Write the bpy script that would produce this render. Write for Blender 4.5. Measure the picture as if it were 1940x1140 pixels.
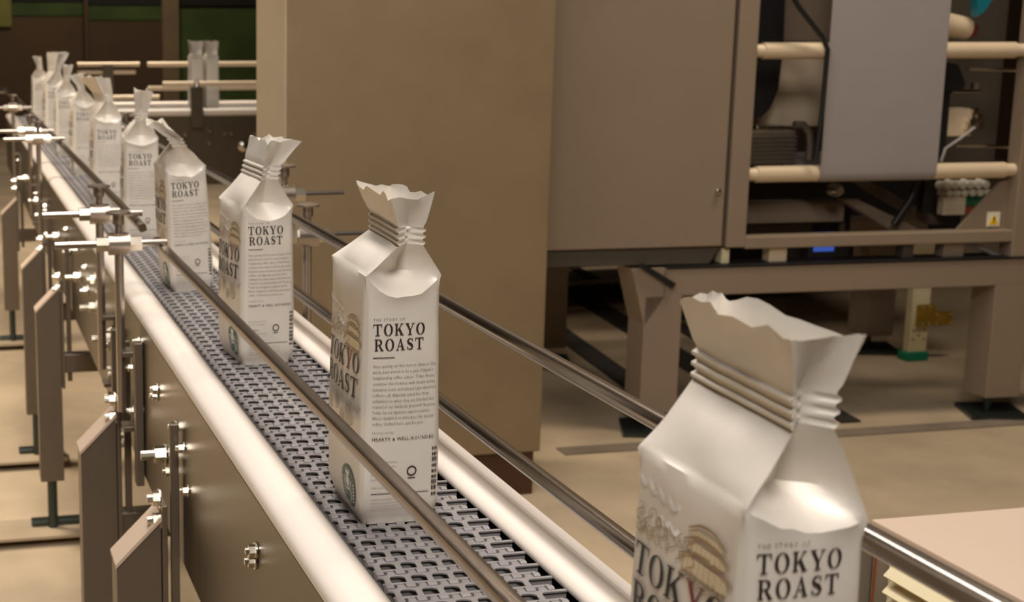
import bpy, bmesh, math, random
from mathutils import Vector, Matrix, noise

# ------------------------------------------------------------------ scene, camera, world, lights
for o in list(bpy.data.objects):
    bpy.data.objects.remove(o)
SC = bpy.context.scene
COL = SC.collection
R = math.radians

cam_d = bpy.data.cameras.new('camera')
cam = bpy.data.objects.new('camera', cam_d)
COL.objects.link(cam)
SC.camera = cam
cam_d.sensor_fit = 'HORIZONTAL'
cam_d.sensor_width = 36.0
cam_d.lens = 36.0 * 2750 / 1940
cam_d.shift_x = (970 - 500) / 1940.0
cam_d.clip_start = 0.05
cam_d.clip_end = 60
cam.location = (-0.336, 0.0, 1.075)
cam.rotation_euler = (R(90 - 10.808), 0, R(-12.194))
cam_d.dof.use_dof = True
cam_d.dof.focus_distance = 1.10
cam_d.dof.aperture_fstop = 16.0

vs = SC.view_settings
vs.view_transform = 'Standard'
vs.look = 'None'
vs.gamma = 1.0
vs.use_curve_mapping = False
vs.exposure = 0.0

world = bpy.data.worlds.new('world')
SC.world = world
world.use_nodes = True
bgn = world.node_tree.nodes['Background']
bgn.inputs[0].default_value = (0.55, 0.40, 0.25, 1)
bgn.inputs[1].default_value = 0.05


def area(name, loc, target, sx, sy, power, col=(1.0, 0.80, 0.58), spread=180):
    d = bpy.data.lights.new(name, 'AREA')
    d.shape = 'RECTANGLE'
    d.size, d.size_y = sx, sy
    d.energy = power
    d.color = col
    d.spread = R(spread)
    o = bpy.data.objects.new(name, d)
    COL.objects.link(o)
    o.location = loc
    v = Vector(target) - Vector(loc)
    o.rotation_euler = v.to_track_quat('-Z', 'Y').to_euler()
    return o


WARM = (1.0, 0.86, 0.69)
NEUT = (1.0, 0.925, 0.855)
area('ceiling_light_front', (-0.45, -0.6, 2.9), (0.05, 1.2, 0.8), 0.8, 0.7, 62, NEUT)
area('ceiling_light_line', (-0.05, 2.0, 2.9), (-0.05, 2.0, 0.0), 0.30, 2.6, 56, NEUT)
area('ceiling_light_left', (-1.7, 4.2, 3.25), (-1.7, 4.2, 0.0), 1.0, 1.0, 84, WARM, 108)
area('ceiling_light_right', (2.1, 2.75, 3.25), (2.1, 2.75, 0.0), 0.7, 0.5, 33, WARM, 150)
area('ceiling_light_back', (0.6, 7.4, 3.25), (0.6, 7.2, 0.0), 1.0, 1.0, 44, WARM, 110)
area('added_fill_far', (0.8, 11.6, 3.25), (0.8, 12.6, 0.0), 1.0, 1.0, 40, WARM)  # unseen light added to lift the dark far background


# ------------------------------------------------------------------ materials
def lin(c):
    c = c / 255.0
    return c / 12.92 if c <= 0.04045 else ((c + 0.055) / 1.055) ** 2.4


def rgb(r, g, b):
    return (lin(r), lin(g), lin(b), 1.0)


MATS = {}


def mat(name, col, rough=0.5, metal=0.0, var=0.0, vscale=8.0, bump=0.0, bscale=40.0, coat=0.0, spec=0.5,
        stretch=None, emit=None):
    m = bpy.data.materials.new(name)
    m.use_nodes = True
    nt = m.node_tree
    b = nt.nodes['Principled BSDF']
    b.inputs['Roughness'].default_value = rough
    b.inputs['Metallic'].default_value = metal
    b.inputs['Base Color'].default_value = col
    b.inputs['Specular IOR Level'].default_value = spec
    if coat:
        b.inputs['Coat Weight'].default_value = coat
        b.inputs['Coat Roughness'].default_value = 0.15
    tc = nt.nodes.new('ShaderNodeTexCoord')
    src = tc.outputs['Object']
    if stretch:
        mp = nt.nodes.new('ShaderNodeMapping')
        mp.inputs['Scale'].default_value = stretch
        nt.links.new(src, mp.inputs['Vector'])
        src = mp.outputs['Vector']
    if var:
        n = nt.nodes.new('ShaderNodeTexNoise')
        n.inputs['Scale'].default_value = vscale
        n.inputs['Detail'].default_value = 5
        n.inputs['Roughness'].default_value = 0.6
        nt.links.new(src, n.inputs['Vector'])
        rmp = nt.nodes.new('ShaderNodeValToRGB')
        rmp.color_ramp.elements[0].position = 0.32
        rmp.color_ramp.elements[1].position = 0.68
        lo = [max(0, c * (1 - var)) for c in col[:3]] + [1]
        hi = [min(1, c * (1 + var)) for c in col[:3]] + [1]
        rmp.color_ramp.elements[0].color = lo
        rmp.color_ramp.elements[1].color = hi
        nt.links.new(n.outputs['Fac'], rmp.inputs['Fac'])
        nt.links.new(rmp.outputs['Color'], b.inputs['Base Color'])
    if bump:
        n2 = nt.nodes.new('ShaderNodeTexNoise')
        n2.inputs['Scale'].default_value = bscale
        n2.inputs['Detail'].default_value = 4
        nt.links.new(src, n2.inputs['Vector'])
        bp = nt.nodes.new('ShaderNodeBump')
        bp.inputs['Strength'].default_value = bump
        bp.inputs['Distance'].default_value = 0.002
        nt.links.new(n2.outputs['Fac'], bp.inputs['Height'])
        nt.links.new(bp.outputs['Normal'], b.inputs['Normal'])
    if emit:
        b.inputs['Emission Color'].default_value = emit[0]
        b.inputs['Emission Strength'].default_value = emit[1]
    MATS[name] = m
    return m


M_FLOOR = mat('concrete_floor', rgb(168, 150, 124), 0.75, 0, 0.20, 2.2, 0.25, 30)
M_FLOORPLATE = mat('floor_plate', rgb(120, 108, 92), 0.6, 0, 0.2, 5)
M_FLOORSHADE = mat('floor_shade_strip', rgb(42, 36, 30), 0.7, 0, 0.2, 5)  # shade under the machine put into a floor colour
M_CEIL = mat('ceiling_paint', rgb(120, 108, 92), 0.9)
M_WALL = mat('dark_wall', rgb(70, 58, 44), 0.8, 0, 0.15, 2)
M_WALLBROWN = mat('brown_wall', rgb(86, 66, 44), 0.8, 0, 0.12, 1.2)
M_GREEN = mat('green_wall_panel', rgb(64, 84, 30), 0.7, 0, 0.35, 1.6)
M_DARK = mat('black_beam', rgb(24, 20, 16), 0.7)
M_YELLOW = mat('yellow_green_panel', rgb(128, 126, 58), 0.7, 0, 0.1, 2)
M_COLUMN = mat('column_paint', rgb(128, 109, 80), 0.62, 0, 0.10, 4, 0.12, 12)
M_COLSIDE_LIT = mat('column_lit_side', rgb(176, 158, 132), 0.62, 0, 0.06, 4)  # column colour lightened, light from the left painted in
M_PLINTH = mat('dark_brown_plinth', rgb(70, 42, 22), 0.6, 0, 0.1, 5)
M_STEEL = mat('brown_grey_steel', rgb(118, 106, 92), 0.42, 0.55, 0.05, 3, 0.02, 90)
M_STEELDK = mat('side_plate_steel', rgb(104, 94, 78), 0.36, 0.65, 0.06, 3, 0.02, 80)
M_PAINT = mat('machine_paint', rgb(140, 123, 104), 0.55, 0.1, 0.04, 3)
M_PAINTDK = mat('machine_dark_paint', rgb(78, 70, 60), 0.6, 0.1, 0.06, 3)
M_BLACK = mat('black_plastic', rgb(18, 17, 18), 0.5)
M_CHROME = mat('polished_steel', rgb(166, 157, 147), 0.24, 1.0, 0.06, 30, 0.02, 60, stretch=(8, 0.4, 8))
M_BRUSHED = mat('brushed_steel', rgb(118, 106, 94), 0.34, 1.0, 0.12, 40, 0.08, 120, stretch=(6, 0.5, 6))
M_BOLT = mat('zinc_bolt', rgb(214, 206, 190), 0.22, 1.0)
M_CLAMP = mat('clamp_metal', rgb(190, 178, 166), 0.28, 0.9)
M_STUD = mat('dark_stud', rgb(70, 78, 74), 0.35, 0.8)
M_WHITE = mat('white_plastic_rail', rgb(232, 222, 212), 0.32, 0, 0.02, 3, spec=0.6)
M_BELT = mat('grey_belt_plastic', rgb(138, 134, 134), 0.42, 0, 0.06, 60)
M_BELTUNDER = mat('black_under_belt', rgb(46, 42, 44), 0.6)
M_ROLLER = mat('cream_roller', rgb(214, 194, 164), 0.35, 0.1, 0.03, 10)
M_FILM = mat('grey_packaging_film', rgb(150, 143, 140), 0.5, 0.0, 0.03, 4, spec=0.35)
M_CREAM = mat('cream_louvre', rgb(226, 214, 176), 0.5)
M_CABTOP = mat('pale_cabinet_top', rgb(200, 178, 158), 0.6, 0, 0.02, 3)
M_CABSIDE = mat('cabinet_side', rgb(128, 116, 100), 0.55)
M_FOOT = mat('foot_plate_steel', rgb(178, 160, 134), 0.5, 0.2, 0.08, 8)
M_ORANGE = mat('orange_seam', rgb(150, 66, 30), 0.6)
M_PLATE = mat('beige_plate', rgb(222, 202, 172), 0.5, 0.2, 0.04, 6)
M_GREENFOOT = mat('green_foot', rgb(0, 124, 92), 0.5)
M_BRASS = mat('brass_bracket', rgb(158, 130, 46), 0.35, 0.6, 0.2, 30)
M_SIGN = mat('yellow_sign', rgb(240, 196, 30), 0.5)
M_SIGNW = mat('sign_white', rgb(230, 224, 204), 0.5)
M_TEAL = mat('teal_plastic', rgb(10, 104, 118), 0.5)
M_RED = mat('dull_red', rgb(120, 40, 44), 0.5)
M_PCB = mat('green_board', rgb(46, 110, 74), 0.5)
M_BLUE = mat('lit_blue_screen', rgb(30, 60, 150), 0.4, emit=((0.10, 0.22, 0.9, 1), 0.35))
M_BAG = mat('silver_white_bag_film', rgb(226, 219, 208), 0.48, 0.20, 0.03, 30, 0.08, 26, spec=0.6)
M_BAGSEAL = mat('bag_seal_film', rgb(222, 216, 206), 0.40, 0.28, 0.03, 30, 0.08, 40, spec=0.6)
M_INK = mat('dark_brown_ink', rgb(48, 36, 32), 0.5)
M_INKBLACK = mat('black_ink', rgb(22, 19, 18), 0.5)
M_INKGREY = mat('grey_ink', rgb(128, 118, 108), 0.5)
M_INKRED = mat('red_ink', rgb(120, 34, 28), 0.5)
M_INKBROWN = mat('tan_ink', rgb(158, 130, 92), 0.5)
M_INKTAUPE = mat('taupe_ink', rgb(176, 164, 144), 0.45, 0.2)
M_INKCREAM = mat('cream_ink', rgb(222, 208, 176), 0.45, 0.2)
M_INKWHITE = mat('white_ink', rgb(250, 248, 244), 0.6)
M_EMBLEM = mat('emblem_green', rgb(6, 84, 58), 0.45)


# ------------------------------------------------------------------ mesh helpers
class MB:
    def __init__(s):
        s.v, s.f = [], []

    def add(s, vs_, fs_):
        n = len(s.v)
        s.v += [tuple(p) for p in vs_]
        s.f += [tuple(i + n for i in f) for f in fs_]
        return s

    def box(s, x0, x1, y0, y1, z0, z1):
        return s.add([(x0, y0, z0), (x1, y0, z0), (x1, y1, z0), (x0, y1, z0), (x0, y0, z1), (x1, y0, z1), (x1, y1, z1), (x0, y1, z1)],
                     [(3, 2, 1, 0), (4, 5, 6, 7), (0, 1, 5, 4), (1, 2, 6, 5), (2, 3, 7, 6), (3, 0, 4, 7)])

    def bbox(s, x0, x1, y0, y1, z0, z1, b=0.002):
        """box with bevelled long edges"""
        bm = bmesh.new()
        bmesh.ops.create_cube(bm, size=1)
        for v in bm.verts:
            v.co = ((x0 + x1) / 2 + v.co.x * (x1 - x0), (y0 + y1) / 2 + v.co.y * (y1 - y0), (z0 + z1) / 2 + v.co.z * (z1 - z0))
        bmesh.ops.bevel(bm, geom=bm.edges[:], offset=b, segments=2, affect='EDGES', profile=0.5)
        bm.verts.index_update()
        s.add([v.co[:] for v in bm.verts], [[v.index for v in f.verts] for f in bm.faces])
        bm.free()
        return s

    def prism(s, poly, axis, a, b):
        """poly: 2D points; axis 'x' -> (y,z), 'y' -> (x,z), 'z' -> (x,y)"""
        def P(p, t):
            if axis == 'x': return (t, p[0], p[1])
            if axis == 'y': return (p[0], t, p[1])
            return (p[0], p[1], t)
        n = len(poly)
        vs_ = [P(p, a) for p in poly] + [P(p, b) for p in poly]
        fs_ = [tuple(range(n - 1, -1, -1)), tuple(range(n, 2 * n))] + [(i, (i + 1) % n, n + (i + 1) % n, n + i) for i in range(n)]
        return s.add(vs_, fs_)

    def tube(s, pts, r, n=12, cap=True):
        pts = [Vector(p) for p in pts]
        rs = r if isinstance(r, (list, tuple)) else [r] * len(pts)
        vs_, fs_ = [], []
        prev = None
        for i, p in enumerate(pts):
            if i == 0: t = pts[1] - p
            elif i == len(pts) - 1: t = p - pts[i - 1]
            else: t = (pts[i + 1] - p).normalized() + (p - pts[i - 1]).normalized()
            t.normalize()
            if prev is None:
                a = Vector((0, 0, 1)) if abs(t.z) < 0.9 else Vector((1, 0, 0))
                u = t.cross(a).normalized()
            else:
                u = (prev - t * prev.dot(t)).normalized()
            prev = u
            w = t.cross(u)
            for k in range(n):
                an = 2 * math.pi * k / n
                vs_.append(p + u * math.cos(an) * rs[i] + w * math.sin(an) * rs[i])
        for i in range(len(pts) - 1):
            for k in range(n):
                k2 = (k + 1) % n
                fs_.append((i * n + k, i * n + k2, (i + 1) * n + k2, (i + 1) * n + k))
        if cap:
            fs_.append(tuple(range(n - 1, -1, -1)))
            m = (len(pts) - 1) * n
            fs_.append(tuple(range(m, m + n)))
        return s.add(vs_, fs_)

    def mesh(s, name, m, smooth=None):
        me = bpy.data.meshes.new(name)
        me.from_pydata([tuple(p) for p in s.v], [], s.f)
        me.materials.append(m)
        bm = bmesh.new()
        bm.from_mesh(me)
        bmesh.ops.recalc_face_normals(bm, faces=bm.faces[:])
        if smooth:
            for f in bm.faces: f.smooth = True
            for e in bm.edges:
                if len(e.link_faces) == 2:
                    e.smooth = e.calc_face_angle() < R(smooth)
        bm.to_mesh(me)
        bm.free()
        me.update()
        return me

    def obj(s, name, m, parent=None, smooth=None):
        return link(name, s.mesh(name, m, smooth), parent)


def link(name, me, parent=None, loc=None, rot=None):
    o = bpy.data.objects.new(name, me)
    COL.objects.link(o)
    if parent: o.parent = parent
    if loc is not None: o.location = loc
    if rot is not None: o.rotation_euler = rot
    return o


def tag(o, label=None, cat=None, group=None, kind=None):
    if label: o['label'] = label
    if cat: o['category'] = cat
    if group: o['group'] = group
    if kind: o['kind'] = kind
    return o


def empty(name, loc, label, cat, group=None, rz=0):
    o = link(name, None, None, loc, (0, 0, rz))
    o.empty_display_size = 0.05
    return tag(o, label, cat, group)


# ------------------------------------------------------------------ the room
tag(MB().box(-6, 8, -4, 14.3, -0.1, 0).obj('floor', M_FLOOR), kind='structure')
tag(MB().box(-6, 8, -4, 14.3, 3.5, 3.6).obj('ceiling', M_CEIL), kind='structure')
wb = tag(MB().box(-6, 8, 14.15, 14.3, 0, 3.5).obj('wall_back', M_WALL), kind='structure')
tag(MB().box(-6.1, -6, -4, 14.3, 0, 3.5).obj('wall_left', M_WALLBROWN), kind='structure')
tag(MB().box(8, 8.1, -4, 14.3, 0, 3.5).obj('wall_right', M_WALLBROWN), kind='structure')
tag(MB().box(-6, 8, -4.1, -4, 0, 3.5).obj('wall_front', M_WALLBROWN), kind='structure')
# panels of the far wall
for (x0, x1, z0, z1, m) in [(-0.4, 0.10, 0.05, 1.9, M_GREEN), (0.10, 0.95, 0.05, 1.14, M_WALLBROWN), (0.10, 0.95, 1.15, 1.27, M_GREEN),
                            (1.0, 1.70, 0.05, 1.10, M_WALLBROWN), (1.0, 1.70, 1.11, 1.24, M_GREEN), (1.86, 2.9, 0.05, 1.22, M_GREEN),
                            (0.13, 0.95, 1.28, 1.6, M_DARK), (1.0, 3.0, 1.25, 1.6, M_DARK)]:
    MB().box(x0, x1, 14.10, 14.15, z0, z1).obj('wall_panel', m, wb)
MB().box(0.16, 0.28, 14.06, 14.10, 1.05, 1.6).obj('wall_panel', M_YELLOW, wb)
MB().box(0.955, 0.995, 14.02, 14.15, 0, 2.2).obj('mullion', M_WALLBROWN, wb)
MB().box(1.70, 1.86, 14.02, 14.15, 0, 2.2).obj('mullion', M_COLUMN, wb)
# floor joint, then dark strips painted for the machine's diagonal shadows and bars
tag(MB().box(1.16, 4.4, 3.30, 3.36, 0, 0.004).obj('joint_and_shade_strip_1', M_FLOORPLATE), kind='structure')
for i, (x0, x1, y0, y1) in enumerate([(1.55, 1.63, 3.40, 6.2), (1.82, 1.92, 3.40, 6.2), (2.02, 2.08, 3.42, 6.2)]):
    tag(MB().prism([(x0, y0), (x1, y0), (x1 + 0.35, y1), (x0 + 0.35, y1)], 'z', 0.0, 0.006).obj('joint_and_shade_strip_%d' % (i + 2), M_FLOORSHADE), kind='structure')

# ------------------------------------------------------------------ square column
cr = empty('square_column', (0.67, 3.17, 0), 'tall square brown painted column with dark plinth behind the coffee bags', 'column')
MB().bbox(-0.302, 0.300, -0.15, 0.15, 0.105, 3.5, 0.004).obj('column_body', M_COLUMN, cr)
MB().box(-0.306, -0.302, -0.140, 0.15, 0.105, 3.5).obj('lit_side_sheet', M_COLSIDE_LIT, cr)  # thin sheet carrying the painted brightness of the left face
MB().box(-0.29, 0.288, -0.138, 0.138, 0, 0.105).obj('plinth', M_PLINTH, cr)

# ------------------------------------------------------------------ bolts (shared meshes)
def bolt_mesh(r, h, stud):
    m = MB()
    # washer, hexagonal head, stud end; axis along +x from the surface outwards to -x
    m.tube([(0, 0, 0), (-0.0016, 0, 0)], r * 1.35, 12)
    m.tube([(-0.0016, 0, 0), (-0.0016 - h, 0, 0)], r, 6)
    m.tube([(-0.0016 - h, 0, 0), (-0.0016 - h - stud, 0, 0)], r * 0.55, 8)
    return m.mesh('bolt', M_BOLT, 40)


BOLT_S = bolt_mesh(0.0055, 0.005, 0.003)
BOLT_M = bolt_mesh(0.0085, 0.007, 0.006)
BOLT_L = bolt_mesh(0.0105, 0.012, 0.016)

# ------------------------------------------------------------------ main conveyor
ZB = 0.70
Y0, Y1 = -0.6, 6.25
conv = empty('conveyor', (0, 0, 0), 'long steel conveyor frame with white plastic edges, guide rods and legs', 'conveyor')
# steel side plates
for sx in (-1, 1):
    x0, x1 = (-0.100, -0.096) if sx < 0 else (0.096, 0.100)
    sp = MB().bbox(x0, x1, Y0, Y1, 0.487, 0.690, 0.0012).obj('side_plate', M_STEELDK, conv)
    MB().bbox(min(x0, x0 - sx * 0.03), max(x1, x1 - sx * 0.03), Y0, Y1, 0.485, 0.489, 0.001).obj('bottom_flange', M_STEELDK, sp)


def rail_profile(sx):
    # (distance from the centre line, height over the belt) round capped white plastic edge
    pts = [(0.0680, -0.0015), (0.0598, -0.0010)]
    for k in range(0, 9):
        a = math.pi - math.pi * k / 8
        pts.append((0.0745 + 0.0150 * math.cos(a), 0.0015 + 0.0072 * math.sin(a)))
    pts += [(0.0905, 0.0016), (0.0915, 0.0036), (0.1010, 0.0036), (0.1030, 0.0016), (0.1030, -0.016), (0.097, -0.016), (0.097, -0.010)]
    return [(sx * a, ZB + b) for a, b in pts]


def rail_profile_near():
    pts = [(0.0620, -0.012)]
    for k in range(0, 17):
        a = math.pi - math.pi * k / 16
        pts.append((0.0792 + 0.0202 * math.cos(a), -0.0070 + 0.0108 * math.sin(a)))
    pts += [(0.1000, -0.016), (0.0965, -0.016), (0.0962, -0.013)]
    return [(-a, ZB + b) for a, b in pts]


MB().prism(rail_profile_near(), 'y', Y0, Y1).obj('edge_rail', M_WHITE, conv, 50)
MB().prism(rail_profile(1), 'y', Y0, Y1).obj('edge_rail', M_WHITE, conv, 50)
MB().box(-0.0955, 0.0955, Y0, Y1, ZB - 0.022, ZB - 0.016).obj('belt_bed', M_BELTUNDER, conv)

# guide rods beside the bags
def guide_rod(x, z, y0, y1, r, m, square=False):
    g = MB()
    if square:
        pts = []
        for k in range(24):
            a = 2 * math.pi * k / 24
            c, s_ = math.cos(a), math.sin(a)
            q = (abs(c) ** 5 + abs(s_) ** 5) ** (-1 / 5)
            ca, sa = math.cos(R(14)), math.sin(R(14))
            px, pz = r * q * c, r * q * s_
            pts.append((x + px * ca - pz * sa, z + px * sa + pz * ca))
        g.prism(pts, 'y', y0, y1)
    else:
        g.tube([(x, y0, z), (x, y0 + 0.01, z), (x, y1, z)], r, 18)
    return g.obj('guide_rod', m, conv, 40)


guide_rod(-0.062, ZB + 0.081, 0.10, 1.97, 0.0054, M_BRUSHED, True)
guide_rod(-0.064, ZB + 0.081, 2.10, 4.05, 0.0058, M_BRUSHED, True)
guide_rod(-0.064, ZB + 0.081, 4.15, 6.0, 0.0058, M_BRUSHED)
guide_rod(0.0765, ZB + 0.1390, 0.10, 2.6, 0.0062, M_CHROME)
guide_rod(0.0765, ZB + 0.1390, 2.63, 6.0, 0.0062, M_CHROME)
guide_rod(0.0750, ZB + 0.0510, 0.10, 2.6, 0.0060, M_CHROME)
guide_rod(0.0750, ZB + 0.0510, 2.63, 6.0, 0.0060, M_CHROME)


def rail_clamp(px, y, z, rod_in, rod_out, sx):
    """vertical post with a clamp block, a cross rod and a wing knob"""
    p = MB().tube([(px, y, ZB - 0.14), (px, y, z - 0.02), (px, y, z + 0.004)], 0.0062, 14).obj('clamp_post', M_CLAMP, conv, 40)
    c = MB()
    c.tube([(px - 0.014, y, z), (px + 0.014, y, z)], 0.0150, 20)
    c.obj('clamp_block', M_CLAMP, p, 40)
    MB().tube([(px - 0.030, y, z), (px - 0.0142, y, z)], 0.0105, 6).obj('clamp_nut', M_BOLT, p, 30)
    MB().tube([(px + 0.0142, y, z), (px + 0.030, y, z)], 0.0105, 6).obj('clamp_nut', M_BOLT, p, 30)
    MB().tube([(rod_in, y, z), (rod_out, y, z)], 0.0050, 14).obj('cross_rod', M_CHROME, p, 40)
    k = MB()
    k.tube([(px, y, z + 0.0148), (px, y, z + 0.026)], 0.0050, 10)
    k.tube([(px, y, z + 0.026), (px, y, z + 0.040)], 0.0078, 10)
    k.tube([(px, y, z + 0.040), (px, y, z + 0.0425), (px, y, z + 0.044)], [0.017, 0.017, 0.012], 14)
    k.obj('clamp_knob', M_CLAMP, p, 40)
    # U bracket that holds the post on the side plate
    xi = -0.1035 if sx < 0 else 0.1035
    b = MB()
    b.bbox(min(xi, px), max(xi, px), y - 0.017, y + 0.017, ZB - 0.165, ZB - 0.158, 0.001)
    b.bbox(min(xi, px), max(xi, px), y - 0.017, y + 0.017, ZB - 0.062, ZB - 0.055, 0.001)
    b.bbox(xi - 0.0025, xi + 0.0025, y - 0.017, y + 0.017, ZB - 0.165, ZB - 0.055, 0.001)
    b.obj('post_bracket', M_STEEL, p)
    for zz in (ZB - 0.080, ZB - 0.140):
        link('bolt', BOLT_S, p, (xi + sx * 0.0026, y, zz), (0, 0, 0 if sx < 0 else math.pi))


for (y, z) in ((1.90, 0.789), (2.15, 0.797), (3.62, 0.797), (4.00, 0.790), (5.0, 0.797)):
    rail_clamp(-0.122, y, z, -0.058, -0.206, -1)
for (y, z) in ((1.88, 0.795), (2.02, 0.834), (3.9, 0.80)):
    rail_clamp(0.130, y, z, 0.072, 0.218, 1)
MB().tube([(0.130, 0.40, 0.79), (0.130, 0.40, 0.40)], 0.006, 12).obj('clamp_post', M_CLAMP, conv, 40)

# legs
def leg(y, foot=True, x0=-0.176, x1=-0.127, zt=0.540):
    w = x1 - x0
    t = 0.049
    m = MB()
    m.add([(x0, y, 0.13), (x1, y, 0.13), (x1, y + t, 0.13), (x0, y + t, 0.13),
           (x0, y, zt - w), (x1, y, zt), (x1, y + t, zt), (x0, y + t, zt - w)],
          [(3, 2, 1, 0), (0, 1, 5, 4), (1, 2, 6, 5), (2, 3, 7, 6), (3, 0, 4, 7)])
    l = m.obj('leg', M_STEEL, conv)
    e = 0.0015
    MB().add([(x0 - e, y - e, zt - w), (x1 + e, y - e, zt + 2 * e), (x1 + e, y + t + e, zt + 2 * e), (x0 - e, y + t + e, zt - w),
              (x0 - e, y - e, zt - w + 0.005), (x1 + e, y - e, zt + 0.005 + 2 * e), (x1 + e, y + t + e, zt + 0.005 + 2 * e), (x0 - e, y + t + e, zt - w + 0.005)],
             [(3, 2, 1, 0), (4, 5, 6, 7), (0, 1, 5, 4), (1, 2, 6, 5), (2, 3, 7, 6), (3, 0, 4, 7)]).obj('leg_cap', M_CABTOP, l)
    # bracket plates between leg and side plate
    MB().bbox(x1 + 0.001, x1 + 0.007, y - 0.004, y + 0.055, 0.33, 0.560, 0.001).obj('bracket_plate', M_STEEL, l)
    MB().bbox(x1 + 0.014, -0.1035, y + 0.018, y + 0.026, 0.34, 0.645, 0.001).obj('bracket_plate', M_STEEL, l)
    for zz in (0.545, 0.520):
        link('bolt', BOLT_M, l, (x1 + 0.001, y + 0.010, zz + 0.02), (0, 0, 0))
    if foot:
        MB().tube([((x0 + x1) / 2, y + t / 2, 0.018), ((x0 + x1) / 2, y + t / 2, 0.14)], 0.0105, 14).obj('levelling_stud', M_STUD, l, 40)
        fx = (x0 + x1) / 2
        f = MB()
        f.prism([(fx - 0.26, 0.001), (fx - 0.20, 0.001), (fx - 0.125, 0.016), (fx + 0.07, 0.016), (fx + 0.07, 0.022), (fx - 0.128, 0.022), (fx - 0.203, 0.007), (fx - 0.26, 0.007)],
                'y', y - 0.035, y + 0.085)
        f.obj('foot_plate', M_FOOT, l)
        MB().bbox(fx - 0.045, fx + 0.06, y + 0.03, y + 0.06, 0.022, 0.034, 0.002).obj('foot_plate', M_STUD, l)
        link('bolt', BOLT_M, l, (fx - 0.22, y + 0.02, 0.007), (0, math.pi / 2, 0))
    return l


leg(1.50)
leg(1.935)
leg(2.955)
leg(3.50)
leg(4.85, zt=0.50)
for y in (1.50, 1.935, 2.955, 3.5, 4.85):     # legs of the far side
    l = MB().box(0.127, 0.176, y, y + 0.049, 0.13, 0.52).obj('leg', M_STEEL, conv)
    MB().tube([(0.1515, y + 0.0245, 0.0), (0.1515, y + 0.0245, 0.14)], 0.0105, 12).obj('levelling_stud', M_STUD, l, 40)
    MB().bbox(-0.127, 0.127, y + 0.01, y + 0.04, 0.36, 0.40, 0.002).obj('cross_bar', M_STEEL, conv)

# bracket boxes and bolt groups on the near side plate
MB().bbox(-0.112, -0.1015, 1.830, 1.850, 0.475, 0.668, 0.001).obj('stiffener_plate', M_STEEL, conv)
MB().bbox(-0.118, -0.1015, 2.055, 2.068, 0.480, 0.640, 0.001).obj('stiffener_plate', M_STEEL, conv)
for (y, z, me) in [(1.119, 0.646, BOLT_S), (1.122, 0.636, BOLT_S), (1.64, 0.575, BOLT_L), (1.60, 0.566, BOLT_S), (1.498, 0.624, BOLT_S),
                   (1.472, 0.584, BOLT_S), (1.699, 0.640, BOLT_S), (1.703, 0.631, BOLT_S), (1.553, 0.633, BOLT_S),
                   (1.90, 0.556, BOLT_S), (1.87, 0.662, BOLT_S), (2.14, 0.553, BOLT_M), (2.23, 0.590, BOLT_L), (2.20, 0.585, BOLT_M),
                   (2.04, 0.476, BOLT_M), (2.045, 0.492, BOLT_M), (2.21, 0.500, BOLT_M), (2.36, 0.640, BOLT_S), (2.44, 0.60, BOLT_L), (2.46, 0.645, BOLT_M),
                   (2.60, 0.60, BOLT_M), (2.62, 0.640, BOLT_S), (2.75, 0.60, BOLT_L), (2.80, 0.645, BOLT_M), (3.0, 0.61, BOLT_M), (3.05, 0.65, BOLT_S),
                   (3.3, 0.60, BOLT_L), (3.36, 0.64, BOLT_M), (3.7, 0.62, BOLT_M), (4.0, 0.60, BOLT_L), (4.3, 0.63, BOLT_M), (4.6, 0.60, BOLT_L)]:
    link('bolt', me, conv, (-0.1005, y, z))

# ------------------------------------------------------------------ modular belt
PX_, PY_ = 0.0153, 0.0243
belt = empty('conveyor_belt', (0, 0, ZB - 0.012), 'grey open-grid modular plastic belt running under the coffee bags', 'belt')


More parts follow.
